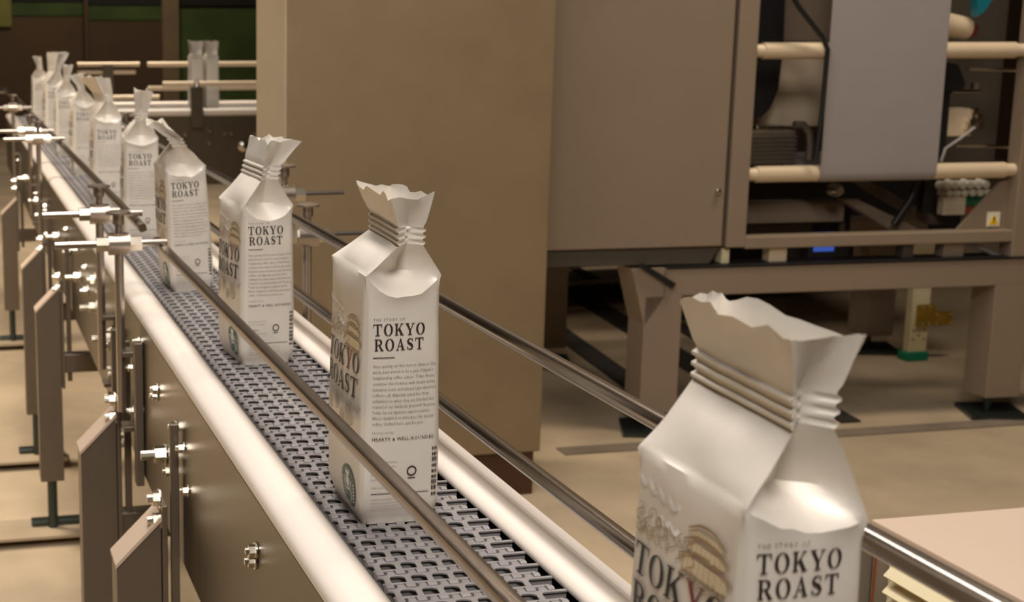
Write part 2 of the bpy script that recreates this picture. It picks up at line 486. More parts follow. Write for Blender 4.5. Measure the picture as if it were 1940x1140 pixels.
def belt_row():
    m = MB()
    zt, zb = 0.0120, 0.0109
    xs = [-0.0467 + PX_ * k for k in range(-1, 8)]
    lo, hi, hi2 = -0.0590, 0.0592, 0.0515
    # far bar and near bar
    m.box(lo, hi, 0.0058, 0.0090, zb, zt)
    m.box(lo, hi2, -0.0088, -0.0054, zb, zt)
    m.box(lo, hi, 0.0072, 0.0088, 0.002, zb)
    for x in xs:
        def bx(x0, x1, y0, y1, z0, z1):
            x0, x1 = max(x0, lo), min(x1, hi2)
            if x1 - x0 > 0.0005: m.box(x0, x1, y0, y1, z0, z1)
        # webs between the big holes, slanted like a loop
        if lo < x + 0.0050 and x + 0.0106 < hi2 + 0.001:
            m.prism([(x + 0.0050, -0.0055), (x + 0.0094, -0.0055), (x + 0.0106, 0.0059), (x + 0.0062, 0.0059)], 'z', zb, zt)
            # rounded shoulders of the hole
            m.prism([(x + 0.0022, 0.0059), (x + 0.0066, 0.0059), (x + 0.0060, 0.0026), (x + 0.0048, 0.0044)], 'z', zb, zt)
        if x - 0.0054 > lo and x < hi2:
            m.prism([(x - 0.0050, 0.0059), (x - 0.0024, 0.0059), (x - 0.0042, 0.0044), (x - 0.0052, 0.0026)], 'z', zb, zt)
        # knuckles that bridge to the next row, slightly proud and rounded
        kx0, kx1 = max(x + 0.0018, lo), min(x + 0.0082, hi2)
        if kx1 - kx0 > 0.002:
            prof = [(-0.0086, 0.006)] + [(-0.0122 - 0.0040 * math.cos(a), 0.0118 + 0.0018 * math.sin(a)) for a in [math.pi - math.pi * k / 6 for k in range(7)]] + [(-0.0160, 0.006)]
            m.prism(prof, 'x', kx0, kx1)
        # plates beside the knuckle, with a small triangular gap left open
        bx(x + 0.0118, x + 0.0172, -0.0158, -0.0086, zb, zt - 0.0003)
        if x + 0.0120 < hi2:
            m.prism([(x + 0.0102, -0.0158), (x + 0.0120, -0.0158), (x + 0.0120, -0.0100)], 'z', zb, zt - 0.0003)
    return m.mesh('belt_module', M_BELT, 35)


BR = belt_row()
ny = int((6.1 - 0.45) / PY_)
yb = 0.9763 - 21 * PY_
for i in range(ny):
    link('belt_module', BR, belt, (0, yb + i * PY_, 0))


# ------------------------------------------------------------------ printed serif capitals
def stroke(pts, ws):
    out = []
    L, Rr = [], []
    for i, p in enumerate(pts):
        a = pts[max(0, i - 1)]; b = pts[min(len(pts) - 1, i + 1)]
        dx, dy = b[0] - a[0], b[1] - a[1]
        d = math.hypot(dx, dy) or 1
        nx, nyy = -dy / d, dx / d
        L.append((p[0] + nx * ws[i] / 2, p[1] + nyy * ws[i] / 2))
        Rr.append((p[0] - nx * ws[i] / 2, p[1] - nyy * ws[i] / 2))
    for i in range(len(pts) - 1):
        out.append([L[i], Rr[i], Rr[i + 1], L[i + 1]])
    return out


def rect(x0, y0, x1, y1): return [(x0, y0), (x1, y0), (x1, y1), (x0, y1)]


def ring(cx, cy, rx, ry, ix, iy, a0=0, a1=360, n=28):
    out = []
    for k in range(n):
        a, b = R(a0 + (a1 - a0) * k / n), R(a0 + (a1 - a0) * (k + 1) / n)
        out.append([(cx + ix * math.cos(a), cy + iy * math.sin(a)), (cx + rx * math.cos(a), cy + ry * math.sin(a)),
                    (cx + rx * math.cos(b), cy + ry * math.sin(b)), (cx + ix * math.cos(b), cy + iy * math.sin(b))])
    return out


def disc(cx, cy, rx, ry, n=24):
    return [[(cx, cy), (cx + rx * math.cos(2 * math.pi * k / n), cy + ry * math.sin(2 * math.pi * k / n)),
             (cx + rx * math.cos(2 * math.pi * (k + 1) / n), cy + ry * math.sin(2 * math.pi * (k + 1) / n))] for k in range(n)]


def serif_letter(c):
    if c == 'T':
        return [rect(.37, 0, .58, 1), rect(.0, .93, .95, 1), [(0, .72), (.05, .72), (.12, .94), (0, .94)], [(.90, .72), (.95, .72), (.95, .94), (.83, .94)], rect(.22, 0, .73, .06)], .95
    if c == 'O':
        return ring(.5, .5, .5, .52, .27, .47), 1.0
    if c == 'K':
        return [rect(.10, 0, .31, 1), rect(0, 0, .42, .06), rect(0, .94, .42, 1), [(.31, .36), (.31, .46), (.76, .96), (.86, .96)],
                [(.40, .50), (.56, .66), (.93, .04), (.68, .04)], rect(.62, .94, .98, 1), rect(.58, 0, 1.02, .06)], 1.02
    if c == 'Y':
        return [rect(.37, 0, .58, .46), rect(.24, 0, .71, .06), [(.04, .96), (.27, .96), (.58, .42), (.37, .42)], [(.52, .46), (.58, .42), (.88, .96), (.79, .96)],
                rect(-.04, .94, .40, 1), rect(.66, .94, 1.0, 1)], .96
    if c == 'R':
        return [rect(.10, 0, .31, 1), rect(0, 0, .42, .06), rect(0, .94, .40, 1), rect(.31, .93, .50, 1), rect(.31, .46, .50, .53)] + \
            ring(.48, .73, .36, .27, .15, .20, -90, 90, 14) + [[(.42, .50), (.60, .50), (.94, .05), (.70, .05)], rect(.66, 0, 1.0, .06)], .98
    if c == 'A':
        return [[(.11, .04), (.20, .04), (.52, .88), (.47, 1.0)], [(.44, 1.02), (.55, 1.02), (.92, .04), (.67, .04)], rect(.25, .30, .72, .37), rect(-.02, 0, .33, .06), rect(.56, 0, 1.02, .06)], 1.0
    if c == 'S':
        pts = [(.66, .76), (.58, .92), (.40, .965), (.20, .90), (.12, .74), (.20, .60), (.38, .52), (.56, .43), (.66, .28), (.58, .11), (.38, .035), (.18, .09), (.08, .26)]
        ws = [.05, .07, .08, .13, .19, .21, .22, .22, .20, .14, .08, .07, .05]
        return stroke(pts, ws) + [rect(.63, .70, .68, .98), rect(.05, .02, .10, .30)], .76
    return [], .4


def serif_word(word, x, y, h, width, gap=0.20):
    polys = []
    cx = 0
    for c in word:
        ps, adv = serif_letter(c)
        polys.append((cx, ps, c))
        cx += adv + gap
    total = cx - gap
    sx = width / total
    res = []
    for (ox, ps, c) in polys:
        for p in ps:
            res.append(([(x + (ox + q[0]) * sx, y + q[1] * h) for q in p], c))
    return res


def sans_polys(text, x, y, size, spacing=1.0, width=None):
    cu = bpy.data.curves.new('print', 'FONT')
    cu.body = text
    cu.size = size
    cu.resolution_u = 1
    cu.space_character = spacing
    o = bpy.data.objects.new('print', cu)
    COL.objects.link(o)
    dg = bpy.context.evaluated_depsgraph_get()
    me = bpy.data.meshes.new_from_object(o.evaluated_get(dg))
    vsx = [v.co.copy() for v in me.vertices]
    fs_ = [tuple(p.vertices) for p in me.polygons]
    bpy.data.objects.remove(o)
    bpy.data.curves.remove(cu)
    bpy.data.meshes.remove(me)
    k = 1.0
    if width and vsx:
        k = width / max(1e-6, max(v.x for v in vsx) - min(v.x for v in vsx))
    return [[(x + vsx[i].x * k, y + vsx[i].y) for i in f] for f in fs_]


# ------------------------------------------------------------------ coffee bags
BW, BL = 0.0310, 0.0488          # half of the side (text) face, half of the front face


def smooth01(t):
    t = max(0.0, min(1.0, t))
    return t * t * (3 - 2 * t)


def body_params(z):
    """half widths and bulge of the filled bag below the shoulder"""
    k = smooth01(z / 0.016)
    w = BW * (0.86 + 0.14 * k) * (1 - 0.055 * smooth01((z - 0.05) / 0.12))
    l = BL * (0.92 + 0.08 * k)
    b = 0.0030 * smooth01(z / 0.05) * (1 - 0.6 * smooth01((z - 0.10) / 0.06))
    return w, l, b


TF = [-1, -.965, -.92, -.86, -.75, -.6, -.4, -.2, 0, .2, .4, .6, .75, .86, .92, .965, 1]
TG = [-1, -.95, -.88, -.79, -.65, -.45, -.22, 0, .22, .45, .65, .79, .88, .95, 1]


def wob(x, y, z):
    return 0.0011 * noise.noise(Vector((x * 30, y * 30, z * 22 + 3.1))) + 0.0006 * noise.noise(Vector((x * 70 + 5, y * 70, z * 60)))


def side_pt(panel, t, w, l, b, r=0.0055):
    if panel in ('front', 'back'):
        e = max(0.0, (abs(t) * l - (l - r)) / r)
        ins = 0.32 * r * e * e
        s = -1 if panel == 'front' else 1
        return (s * (w - ins + b * (1 - t * t)), t * l - math.copysign(ins, t))
    e = max(0.0, (abs(t) * w - (w - r)) / r)
    ins = 0.32 * r * e * e
    s = -1 if panel == 'near' else 1
    return (t * w - math.copysign(ins, t), s * (l - ins + 0.8 * b * (1 - t * t)))


def surf(panel, t, z):
    w, l, b = body_params(z)
    x, y = side_pt(panel, t, w, l, b)
    d = wob(x, y, z) * smooth01(z / 0.03)
    n = {'front': (-1, 0), 'back': (1, 0), 'near': (0, -1), 'far': (0, 1)}[panel]
    k = 1 - abs(t) ** 6
    return Vector((x + n[0] * d * k, y + n[1] * d * k, z))


def ring_pts():
    seq = [('front', t) for t in TF[:-1]] + [('far', t) for t in TG[:-1]] + [('back', -t) for t in TF[:-1]] + [('near', -t) for t in TG[:-1]]
    return seq


SEQ = ring_pts()


def loft(rings, closed_bottom=False):
    n = len(rings[0])
    v = [p for r_ in rings for p in r_]
    f = []
    for i in range(len(rings) - 1):
        for k in range(n):
            k2 = (k + 1) % n
            f.append((i * n + k, i * n + k2, (i + 1) * n + k2, (i + 1) * n + k))
    if closed_bottom:
        f.append(tuple(range(n - 1, -1, -1)))
    return v, f


def make_bag_meshes(V, seed):
    """V: zs shoulder, zn neck, zc crimp end, zt top, lean (x), twist, near/far half widths at neck and top, fold depth"""
    zs, zn, zc, zt = V['zs'], V['zn'], V['zc'], V['zt']
    off = Vector((seed * 3.7, seed * 1.3, 0))
    sagf = V.get('sagf', 0.012)
    lean = V.get('lean', 0.0)
    tw = R(V.get('twist', 0))

    def sagz(p, t, win):
        if p not in ('near', 'far'): return 0.0
        return -sagf * (1 - abs(t) ** 2.2) * win + 0.0035 * win * noise.noise(Vector((t * 2.3, 0.4, seed * 2.1)))

    rings = []
    zz = [0, .003, .007, .012, .018, .026]
    while zz[-1] < zs - 0.006: zz.append(zz[-1] + 0.007)
    zz[-1] = zs - 0.0045
    zz.append(zs)
    ear = V.get('ear', 0.0)
    for z in zz:
        win = max(0.0, 1 - (zs - z) / 0.045)
        dw = max(0.0, 1 - (zs - z) / 0.010)
        rg = []
        for p, t in SEQ:
            x0 = surf(p, t, z).x
            zf = z + sagz(p, t, win) - ear * x0 * win
            q = surf(p, t, zf)
            k = (1 - abs(t) ** 4) * dw
            d = 0.0045 * noise.noise(Vector((q.x * 42, q.y * 42, z * 40)) + off) * k
            if p == 'near': q.y -= d + 0.0012 * k
            elif p == 'far': q.y += d
            elif p == 'front': q.x -= d * 0.35
            else: q.x += d * 0.35
            if p in ('front', 'back'):
                rr = max(0.0, 1 - (zs - z) / 0.018)
                q.x -= math.copysign(0.0030 * rr * rr * (1 - abs(t) ** 4), q.x)
            if abs(t) == 1:
                q.x += math.copysign(0.0016 * dw, q.x); q.y += math.copysign(0.0016 * dw, q.y)
            rg.append(q)
        rings.append(rg)

    def upper(z, wn_near, wn_far, g_near, g_far, dx, l_near, l_far, wig=0.0, ex=1.25, tw=0.0, win=0.0, rnd_out=0.0):
        pts = []
        for p, t in SEQ:
            y = {'front': t, 'back': t, 'near': -1, 'far': 1}[p]
            yy = -l_near if y == -1 else (l_far if y == 1 else (-l_near + (y + 1) / 2 * (l_near + l_far)))
            w = wn_near + (wn_far - wn_near) * (y + 1) / 2
            if p in ('front', 'back'):
                x = (w + rnd_out * (1 - abs(t) ** 3)) * (-1 if p == 'front' else 1)
            else: x = t * w
            if p == 'near': yy = -l_near + g_near * (1 - abs(t) ** ex)
            if p == 'far': yy = l_far - g_far * (1 - abs(t) ** ex)
            if p in ('front', 'back'):
                s = -1 if p == 'front' else 1
                x += s * wig * (noise.noise(Vector((yy * 45, z * 30, s * 4.0)) + off))
            else:
                yy += wig * noise.noise(Vector((t * 2.0, z * 60, 7.0)) + off) * (1 - abs(t))
            ca, sa = math.cos(tw), math.sin(tw)
            x, yy = x * ca - yy * sa, x * sa + yy * ca
            pts.append(Vector((x + dx, yy, z + sagz(p, t, win) - ear * x * win)))
        return pts

    nx = V.get('nx', lean * 0.25)
    fold, gk = V['fold'], V.get('gk', 0.30)
    for f in (0.06, 0.14, 0.22, 0.30, 0.40, 0.52, 0.64, 0.76, 0.88, 1.0):
        wn = BW * 0.945 + (V['wn'] - BW * 0.945) * f
        wf = BW * 0.945 + (V['wnf'] - BW * 0.945) * f
        g = fold * f / 0.30 if f < 0.30 else fold * (1 - (1 - gk) * (f - 0.30) / 0.70)
        z = zs + (zn - zs) * f
        ln = BL * (1 - 0.03 * f)
        rings.append(upper(z, wn, wf, g, g, nx * f, ln, BL * (1 - 0.04 * f), 0.0026 * math.sin(math.pi * f), 1.25, tw * 0.5 * f, max(0.0, 1 - f / 0.5), 0.0040 * math.sin(math.pi * f) - 0.0030 * (1 - f)))
    seal = [rings[-1]]
    nc = 12
    for k in range(1, nc + 1):
        f = k / nc
        zig = 0.0009 * (1 if k % 4 in (1, 2) else -1)
        z = zn + (zc - zn) * f
        r_ = upper(z, V['wn'] * (1 + 0.10 * f) + 0.0005, V['wnf'] + 0.0005, fold * gk, fold * 0.3, nx + lean * 0.2 * f, BL * 0.97, BL * 0.96, 0.0008, 1.25, tw * (0.5 + 0.2 * f))
        r_ = [p + Vector((zig * (-1 if p.x < nx + lean * 0.1 else 1), zig * 0.5 * (-1 if p.y < 0 else 1), -V.get('sag', 0.0) * p.y)) for p in r_]
        seal.append(r_)
    nf = 8
    rnd = random.Random(seed)
    for k in range(1, nf + 1):
        f = k / nf
        z = zc + (zt - zc) * f
        wt = V['wn'] * 1.1 + (V['wt'] - V['wn'] * 1.1) * (f ** 0.85)
        wtf = V['wnf'] + (V['wtf'] - V['wnf']) * (f ** 0.85)
        r_ = upper(z, wt, wtf, fold * gk * (1 - f) + V.get('gt', 0.004) * f, 0.004, nx + lean * (0.2 + 0.8 * f), BL * 0.97 + 0.005 * f, BL * 0.96 + 0.004 * f, 0.0040 * f, 1.25, tw * (0.7 + 0.3 * f))
        r_ = [p + Vector((0, 0, 0.0060 * f * noise.noise(Vector((p.x * 60, p.y * 60, 0)) + off) + (rnd.uniform(-0.0004, 0.0004) if k == nf else 0) - V.get('sag', 0) * p.y * (1 + 0.5 * f))) for p in r_]
        seal.append(r_)
    m = MB(); v, f = loft(rings, True); m.add(v, f)
    bm_ = m.mesh('bag_body', M_BAG, 40)
    m = MB(); v, f = loft(seal); m.add(v, f)
    sm_ = m.mesh('seal_fin', M_BAGSEAL, 30)
    return bm_, sm_


OFF = 0.0007


def on_near(px, pz):
    w, l, b = body_params(pz)
    p = surf('near', max(-1, min(1, px / w)), pz)
    p.y -= OFF
    return p


def on_front(u, pz):            # u: to the right for someone facing the front = -y
    w, l, b = body_params(pz)
    p = surf('front', max(-1, min(1, -u / l)), pz)
    p.x -= OFF
    return p


def print_mesh(name, polys, m, fn, lift=0.0):
    mb = MB()
    for p in polys:
        pts = [fn(a, b) for a, b in p]
        if lift:
            d = Vector((0, -lift, 0)) if fn is on_near else Vector((-lift, 0, 0))
            pts = [q + d for q in pts]
        mb.add(pts, [tuple(range(len(pts)))])
    me = bpy.data.meshes.new(name)
    me.from_pydata([tuple(p) for p in mb.v], [], mb.f)
    me.materials.append(m)
    return me


def subdiv(poly, n):
    """split a quad into n x n smaller ones so that it follows the curved film"""
    a, b, c, d = [Vector(p) for p in poly]
    out = []
    for i in range(n):
        for j in range(n):
            def P(s, t): return tuple(a.lerp(b, s).lerp(d.lerp(c, s), t))
            out.append([P(i / n, j / n), P((i + 1) / n, j / n), P((i + 1) / n, (j + 1) / n), P(i / n, (j + 1) / n)])
    return out


def build_prints():
    P = []
    # --- side face
    L0 = -0.0232
    pol = [p for p, c in serif_word('TOKYO', L0, 0.1478, 0.0088, 0.0400)]
    pol += [p for p, c in serif_word('ROAST', L0 + 0.001, 0.1365, 0.0088, 0.0380)]
    pol += subdiv(rect(L0, 0.1310, L0 + 0.0165, 0.1316), 3)
    P.append(('title_lettering', print_mesh('title_lettering', pol, M_INK, on_near)))
    small = sans_polys('THE STORY OF', L0, 0.1590, 0.0028, 1.35)
    lines = ['Since opening our first store in Ginza in 1996,', "we've been proud to be a part of Japan's", 'longstanding coffee culture. Tokyo Roast',
             'continues this tradition with deeply earthy', 'Sumatran beans and vibrant Latin American', 'coffees\u2014all diligently cared for, from',
             'cultivation to when they are blended and', 'roasted at our Starbucks Reserve\u00ae Roastery', 'Tokyo by our Japanese expert roasters.',
             "We're delighted to introduce this special", 'coffee. Crafted here, just for you.']
    wds = [.0500, .0470, .0480, .0490, .0500, .0440, .0480, .0495, .0455, .0480, .0400]
    for i, s in enumerate(lines):
        small += sans_polys(s, L0, 0.1240 - i * 0.00445, 0.0030, 1.0, wds[i])
    small += sans_polys('TASTING NOTES', L0, 0.0728, 0.0019, 1.2)
    small += sans_polys('Net wt. 250 g whole bean', L0, 0.0500, 0.0019)
    small += sans_polys('Store in a cool, dry place', L0, 0.0465, 0.0019)
    small += sans_polys('Best before see base of bag', L0, 0.0365, 0.0018)
    small += sans_polys('Tokyo roast coffee', L0, 0.0300, 0.0018)
    for i in range(4):
        small += sans_polys('roasted and packed at the roastery for you', L0, 0.0205 - i * 0.0026, 0.0017, 1.0, 0.036 - 0.003 * (i == 3))
    P.append(('small_lettering', print_mesh('small_lettering', small, M_INKGREY, on_near)))
    b = sans_polys('HEARTY & WELL-ROUNDED', L0, 0.0672, 0.0037, 1.1, 0.0490)
    b += sans_polys('CONTENTS', L0, 0.0400, 0.0022)
    b += ring(0.0085, 0.0425, 0.0040, 0.0040, 0.0030, 0.0030, n=18) + [rect(0.0055, 0.0366, 0.0115, 0.0373)]
    b += subdiv(rect(L0, 0.0252, 0.0220, 0.0257), 5)
    rnd = random.Random(4)
    for i in range(9):
        zz = 0.058 - i * 0.0045
        x = 0.0245
        while x < 0.0300:
            wdt = rnd.uniform(0.0006, 0.0016)
            b.append(rect(x, zz, min(x + wdt, 0.0303), zz + 0.0022 + 0.0010 * (i in (2, 6, 7))))
            x += wdt + 0.0004
    P.append(('bold_lettering', print_mesh('bold_lettering', b, M_INK, on_near)))
    # --- front face
    big = serif_word('TOKYO', -0.0410, 0.1165, 0.0150, 0.0830, 0.10)
    big2 = serif_word('ROAST', -0.0400, 0.0975, 0.0150, 0.0800, 0.10)
    blk = [p for p, c in big if c != 'Y'] + [p for p, c in big2]
    red = [p for p, c in big if c == 'Y']
    P.append(('front_title', print_mesh('front_title', blk, M_INKBLACK, on_front)))
    P.append(('front_title', print_mesh('front_title', red, M_INKRED, on_front)))
    # clouds: two white scalloped bands
    cl = []
    def scallop(x0, z0, n, s):
        pts = []
        for k in range(n * 10 + 1):
            a = k / 10.0
            pts.append((x0 + a * s, z0 - a * s * 0.10 - 0.32 * s * abs(math.sin(math.pi * a))))
        return stroke(pts, [0.0022] * len(pts))
    cl += scallop(-0.0440, 0.1640, 4, 0.0100) + scallop(-0.0200, 0.1505, 2, 0.0090)
    P.append(('cloud_print', print_mesh('cloud_print', cl, M_INKWHITE, on_front)))
    # hall with curved roofs, sketched in tan lines over cream
    cream, line, taupe = [], [], []
    def tier(cx, z, w, h, rw):
        cream.extend(subdiv([(cx - w, z), (cx + w, z), (cx + w * 0.92, z + h), (cx - w * 0.92, z + h)], 3))
        pts = [(cx - rw, z + h - 0.0012), (cx - rw * .75, z + h + 0.0006), (cx - rw * 0.4, z + h + 0.0028), (cx, z + h + 0.0034), (cx + rw * 0.4, z + h + 0.0028), (cx + rw * .75, z + h + 0.0006), (cx + rw, z + h - 0.0012)]
        line.extend(stroke(pts, [0.0008, 0.0011, .0014, .0014, .0014, .0011, .0008]))
        line.extend(stroke([(p[0] * 1.0, p[1] - 0.0016) for p in pts], [0.0005] * 7))
        n = 8
        for k in range(n + 1):
            xx = cx - w + 2 * w * k / n
            line.append(rect(xx - 0.00012, z, xx + 0.00012, z + h))
    for (z, w, h, rw) in ((0.1345, 0.0185, 0.0070, 0.0225), (0.1445, 0.0160, 0.0045, 0.0195), (0.1518, 0.0132, 0.0032, 0.0165)):
        tier(0.0230, z, w, h, rw)
    rnd = random.Random(11)
    for k in range(26):
        cx, cz = rnd.uniform(-0.041, 0.010), rnd.uniform(0.1375, 0.1480)
        rr = rnd.uniform(0.0018, 0.0042)
        a0 = rnd.uniform(0, 360)
        line.extend(ring(cx, cz, rr, rr * 0.8, rr - 0.00045, rr * 0.8 - 0.00045, a0, a0 + rnd.uniform(140, 330), 14))
    for k in range(7):
        cx = -0.040 + k * 0.0085
        pts = [(cx + 0.004 * math.sin(q * 0.9 + k), 0.1360 + q * 0.0016) for q in range(9)]
        line.extend(stroke(pts, [0.0006] * 9))
    for k in range(10):
        x0 = 0.004 + k * 0.0038
        pts = [(x0 + 0.0018 * math.sin(q * 1.2), 0.1350 + 0.0010 * math.sin(k) - q * 0.0009) for q in range(7)]
        line.extend(stroke(pts, [0.0006] * 7))
    # round stamps under the title and soft hills
    for (cx, cz, rr) in ((0.022, 0.0810, 0.0085), (-0.012, 0.0850, 0.0075), (-0.034, 0.079, 0.007), (0.004, 0.0760, 0.006)):
        taupe.extend(ring(cx, cz, rr, rr, rr - 0.0009, rr - 0.0009, n=28))
        taupe.extend(ring(cx, cz, rr * .78, rr * .78, rr * .78 - 0.0005, rr * .78 - 0.0005, n=24))
        for k in range(5):
            taupe.append(rect(cx - rr * 0.5 + k * rr * 0.25 - 0.0006, cz - rr * 0.5, cx - rr * 0.5 + k * rr * 0.25 + 0.0004, cz + rr * 0.5))
    for k in range(14):
        a = -0.043 + k * 0.0064
        pts = [(a + q * 0.0009, 0.0900 + 0.0030 * math.sin(q * 0.8 + k * 1.7)) for q in range(8)]
        taupe.extend(stroke(pts, [0.0006] * 8))
    P.append(('illustration', print_mesh('illustration', cream, M_INKCREAM, on_front)))
    P.append(('illustration', print_mesh('illustration', line, M_INKBROWN, on_front, 0.0001)))
    P.append(('illustration', print_mesh('illustration', taupe, M_INKTAUPE, on_front)))
    # round green emblem with a crowned, long-haired figure
    ex, ez, er = 0.022, 0.0245, 0.0168
    g = []
    for q in range(4):
        r0, r1 = er * q / 4, er * (q + 1) / 4
        g += ring(ex, ez, r1, r1, r0, r0, n=32)
    P.append(('emblem', print_mesh('emblem', g, M_EMBLEM, on_front)))
    wv = disc(ex, ez + 0.0045, 0.0038, 0.0048, 18)
    wv += [[(ex - 0.004, ez + 0.0090), (ex + 0.004, ez + 0.0090), (ex + 0.005, ez + 0.0122), (ex - 0.005, ez + 0.0122)]]
    for k in (-1, 0, 1):
        wv.append([(ex + k * 0.0036 - 0.0013, ez + 0.0120), (ex + k * 0.0036 + 0.0013, ez + 0.0120), (ex + k * 0.0038, ez + 0.0148)])
    for s in (-1, 1):
        for j in range(3):
            pts = [(ex + s * (0.0050 + j * 0.0018 + 0.0011 * math.sin(q * 1.1 + j)), ez + 0.0080 - q * 0.0021 - j * 0.001) for q in range(9)]
            wv += stroke(pts, [0.0007] * 9)
        for j in range(6):
            zc_ = ez + 0.004 - j * 0.0026
            wv += [[(ex + s * 0.0115, zc_), (ex + s * 0.0154, zc_ + 0.0010), (ex + s * 0.0154, zc_ - 0.0002), (ex + s * 0.0115, zc_ - 0.0011)]]
    wv += [[(ex - 0.0036, ez - 0.0010), (ex + 0.0036, ez - 0.0010), (ex + 0.0046, ez - 0.0130), (ex - 0.0046, ez - 0.0130)]]
    P.append(('emblem', print_mesh('emblem', wv, M_INKWHITE, on_front, 0.00012)))
    return P


PRINTS = build_prints()
BASE = dict(zs=0.182, zn=0.211, zc=0.226, zt=0.250, wn=0.009, wnf=0.004, wt=0.017, wtf=0.010, fold=0.022, gk=0.48, lean=0.0, twist=0.0, gt=0.003, sag=0.0)


def var(**k):
    d = dict(BASE); d.update(k)
    return d


def coffee_bag(loc, V, seed, label, rz=0.0, tilt=(0, 0), prints=True, scale=1.0):
    root = empty('coffee_bag', loc, label, 'coffee bag', 'silver white coffee bags on the conveyors', R(rz))
    root.rotation_euler = (R(tilt[0]), R(tilt[1]), R(rz))
    bmh, smh = make_bag_meshes(V, seed)
    link('bag_body', bmh, root)
    link('seal_fin', smh, root)
    if prints:
        for n, me in PRINTS:
            link(n, me, root)
    return root


Z = ZB + 0.0006
coffee_bag((0.0105, 0.570, Z), var(ear=0.16, nx=0.001, zs=0.170, zn=0.208, zc=0.224, zt=0.248, wn=0.0095, wnf=0.004, wt=0.0165, wtf=0.011, fold=0.026, lean=0.000, sagf=0.005), 1,
           'nearest coffee bag, large and cut off by the bottom edge, near the right side')
coffee_bag((-0.0125, 1.058, Z), var(nx=0.006, zs=0.192, zn=0.214, zc=0.228, zt=0.250, lean=-0.001, fold=0.024, wt=0.0165, wtf=0.014, sagf=0.016), 2,
           'coffee bag standing alone in the middle of the picture in front of the column')
coffee_bag((-0.002, 1.592, Z), var(zs=0.176, zn=0.207, zc=0.223, zt=0.248, nx=0.002, lean=0.018, wt=0.0170), 3,
           'third coffee bag from the camera, its seal fin fanned out to the right', 5)
coffee_bag((-0.006, 2.06, Z), var(zs=0.176, zn=0.206, zc=0.220, zt=0.240, nx=-0.002, lean=-0.030, twist=-10, wt=0.012), 4,
           'fourth coffee bag from the camera, leaning, its seal folded over to the left', 2, (0, -3.0))
coffee_bag((-0.013, 2.520, Z), var(zs=0.182, zn=0.212, zc=0.229, zt=0.262, lean=0.004, wt=0.016), 5,
           'fifth coffee bag from the camera, partly behind the leaning bag', -3)
coffee_bag((-0.010, 3.10, Z), var(zs=0.182, zn=0.214, zc=0.230, zt=0.264, lean=-0.020, twist=18, wt=0.016), 6,
           'sixth coffee bag from the camera, its seal leaning to the left', 0)
coffee_bag((-0.003, 3.71, Z), var(zs=0.182, zn=0.210, zc=0.224, zt=0.250, lean=-0.006, twist=-14, wt=0.018), 7,
           'seventh coffee bag from the camera, close behind the sixth', 2)
coffee_bag((-0.002, 4.26, Z), var(zs=0.182, zn=0.212, zc=0.228, zt=0.256, lean=0.006, wt=0.014), 8,
           'eighth coffee bag from the camera in the receding row', -2)
coffee_bag((0.004, 4.86, Z), var(zs=0.184, zn=0.222, zc=0.240, zt=0.282, lean=0.012, wt=0.020, twist=20), 9,
           'ninth coffee bag from the camera with a tall ragged seal', 3)
coffee_bag((0.000, 5.46, Z), var(zs=0.182, zn=0.212, zc=0.228, zt=0.256, lean=-0.010, wt=0.016), 10,
           'last and smallest coffee bag of the row at the far left', 0)

# ------------------------------------------------------------------ cross conveyor behind
cc = empty('cross_conveyor', (0.9, 6.8, 0), 'steel conveyor running crosswise at the back with three bright guide rods', 'conveyor')
def L(x, y, z): return (x - 0.9, y - 6.8, z)
sp = MB().bbox(-0.55, 1.1, -0.335, -0.330, 0.36, 0.675, 0.001).obj('side_plate', M_STEELDK, cc)
MB().bbox(-0.55, 1.1, 0.330, 0.335, 0.36, 0.675, 0.001).obj('side_plate', M_STEELDK, cc)
MB().tube([(-0.55, -0.335, 0.685), (1.1, -0.335, 0.685)], 0.017, 14).obj('edge_rail', M_WHITE, cc, 40)
MB().tube([(-0.55, 0.20, 0.690), (1.1, 0.20, 0.690)], 0.017, 14).obj('edge_rail', M_WHITE, cc, 40)
MB().box(-0.55, 1.1, -0.33, 0.33, 0.665, 0.682).obj('belt', M_BELT, cc)
for (y, z, x0, x1, r) in ((0.16, 0.885, -0.30, 1.1, 0.012), (-0.20, 0.806, -0.28, 1.1, 0.012), (0.16, 0.772, -0.30, 1.1, 0.011),
                          (0.30, 0.882, -0.62, -0.32, 0.011), (0.30, 0.845, -0.62, -0.34, 0.010), (0.05, 0.735, -0.50, -0.26, 0.012)):
    MB().tube([(x0, y, z), (x0 + 0.005, y, z), (x1, y, z)], r, 12).obj('guide_rod', M_ROLLER, cc, 40)
MB().bbox(-0.178, -0.122, -0.37, -0.345, 0.62, 0.80, 0.002).obj('rail_post', M_STEELDK, cc)
MB().tube([(-0.15, -0.357, 0.80), (-0.15, -0.357, 0.835)], [0.014, 0.008], 10).obj('clamp_knob', M_CLAMP, cc, 40)
MB().bbox(-0.50, -0.45, 0.26, 0.285, 0.62, 0.88, 0.002).obj('rail_post', M_STEELDK, cc)
for (x, z, s) in [(-0.20, 0.585, .014), (-0.09, 0.60, .012), (-0.02, 0.585, .010), (0.01, 0.585, .010), (0.12, 0.585, .014), (0.12, 0.545, .014), (0.065, 0.53, .026), (-0.09, 0.545, .012), (-0.2, 0.54, .012)]:
    MB().tube([(x, -0.336, z), (x, -0.345, z), (x, -0.352, z)], [s, s, s * 0.6], 10).obj('bolt', M_BOLT, cc, 40)
for x in (-0.5, 0.95):
    for y in (-0.30, 0.30):
        MB().bbox(x - 0.025, x + 0.025, y - 0.025, y + 0.025, 0, 0.36, 0.002).obj('leg', M_STEEL, cc)
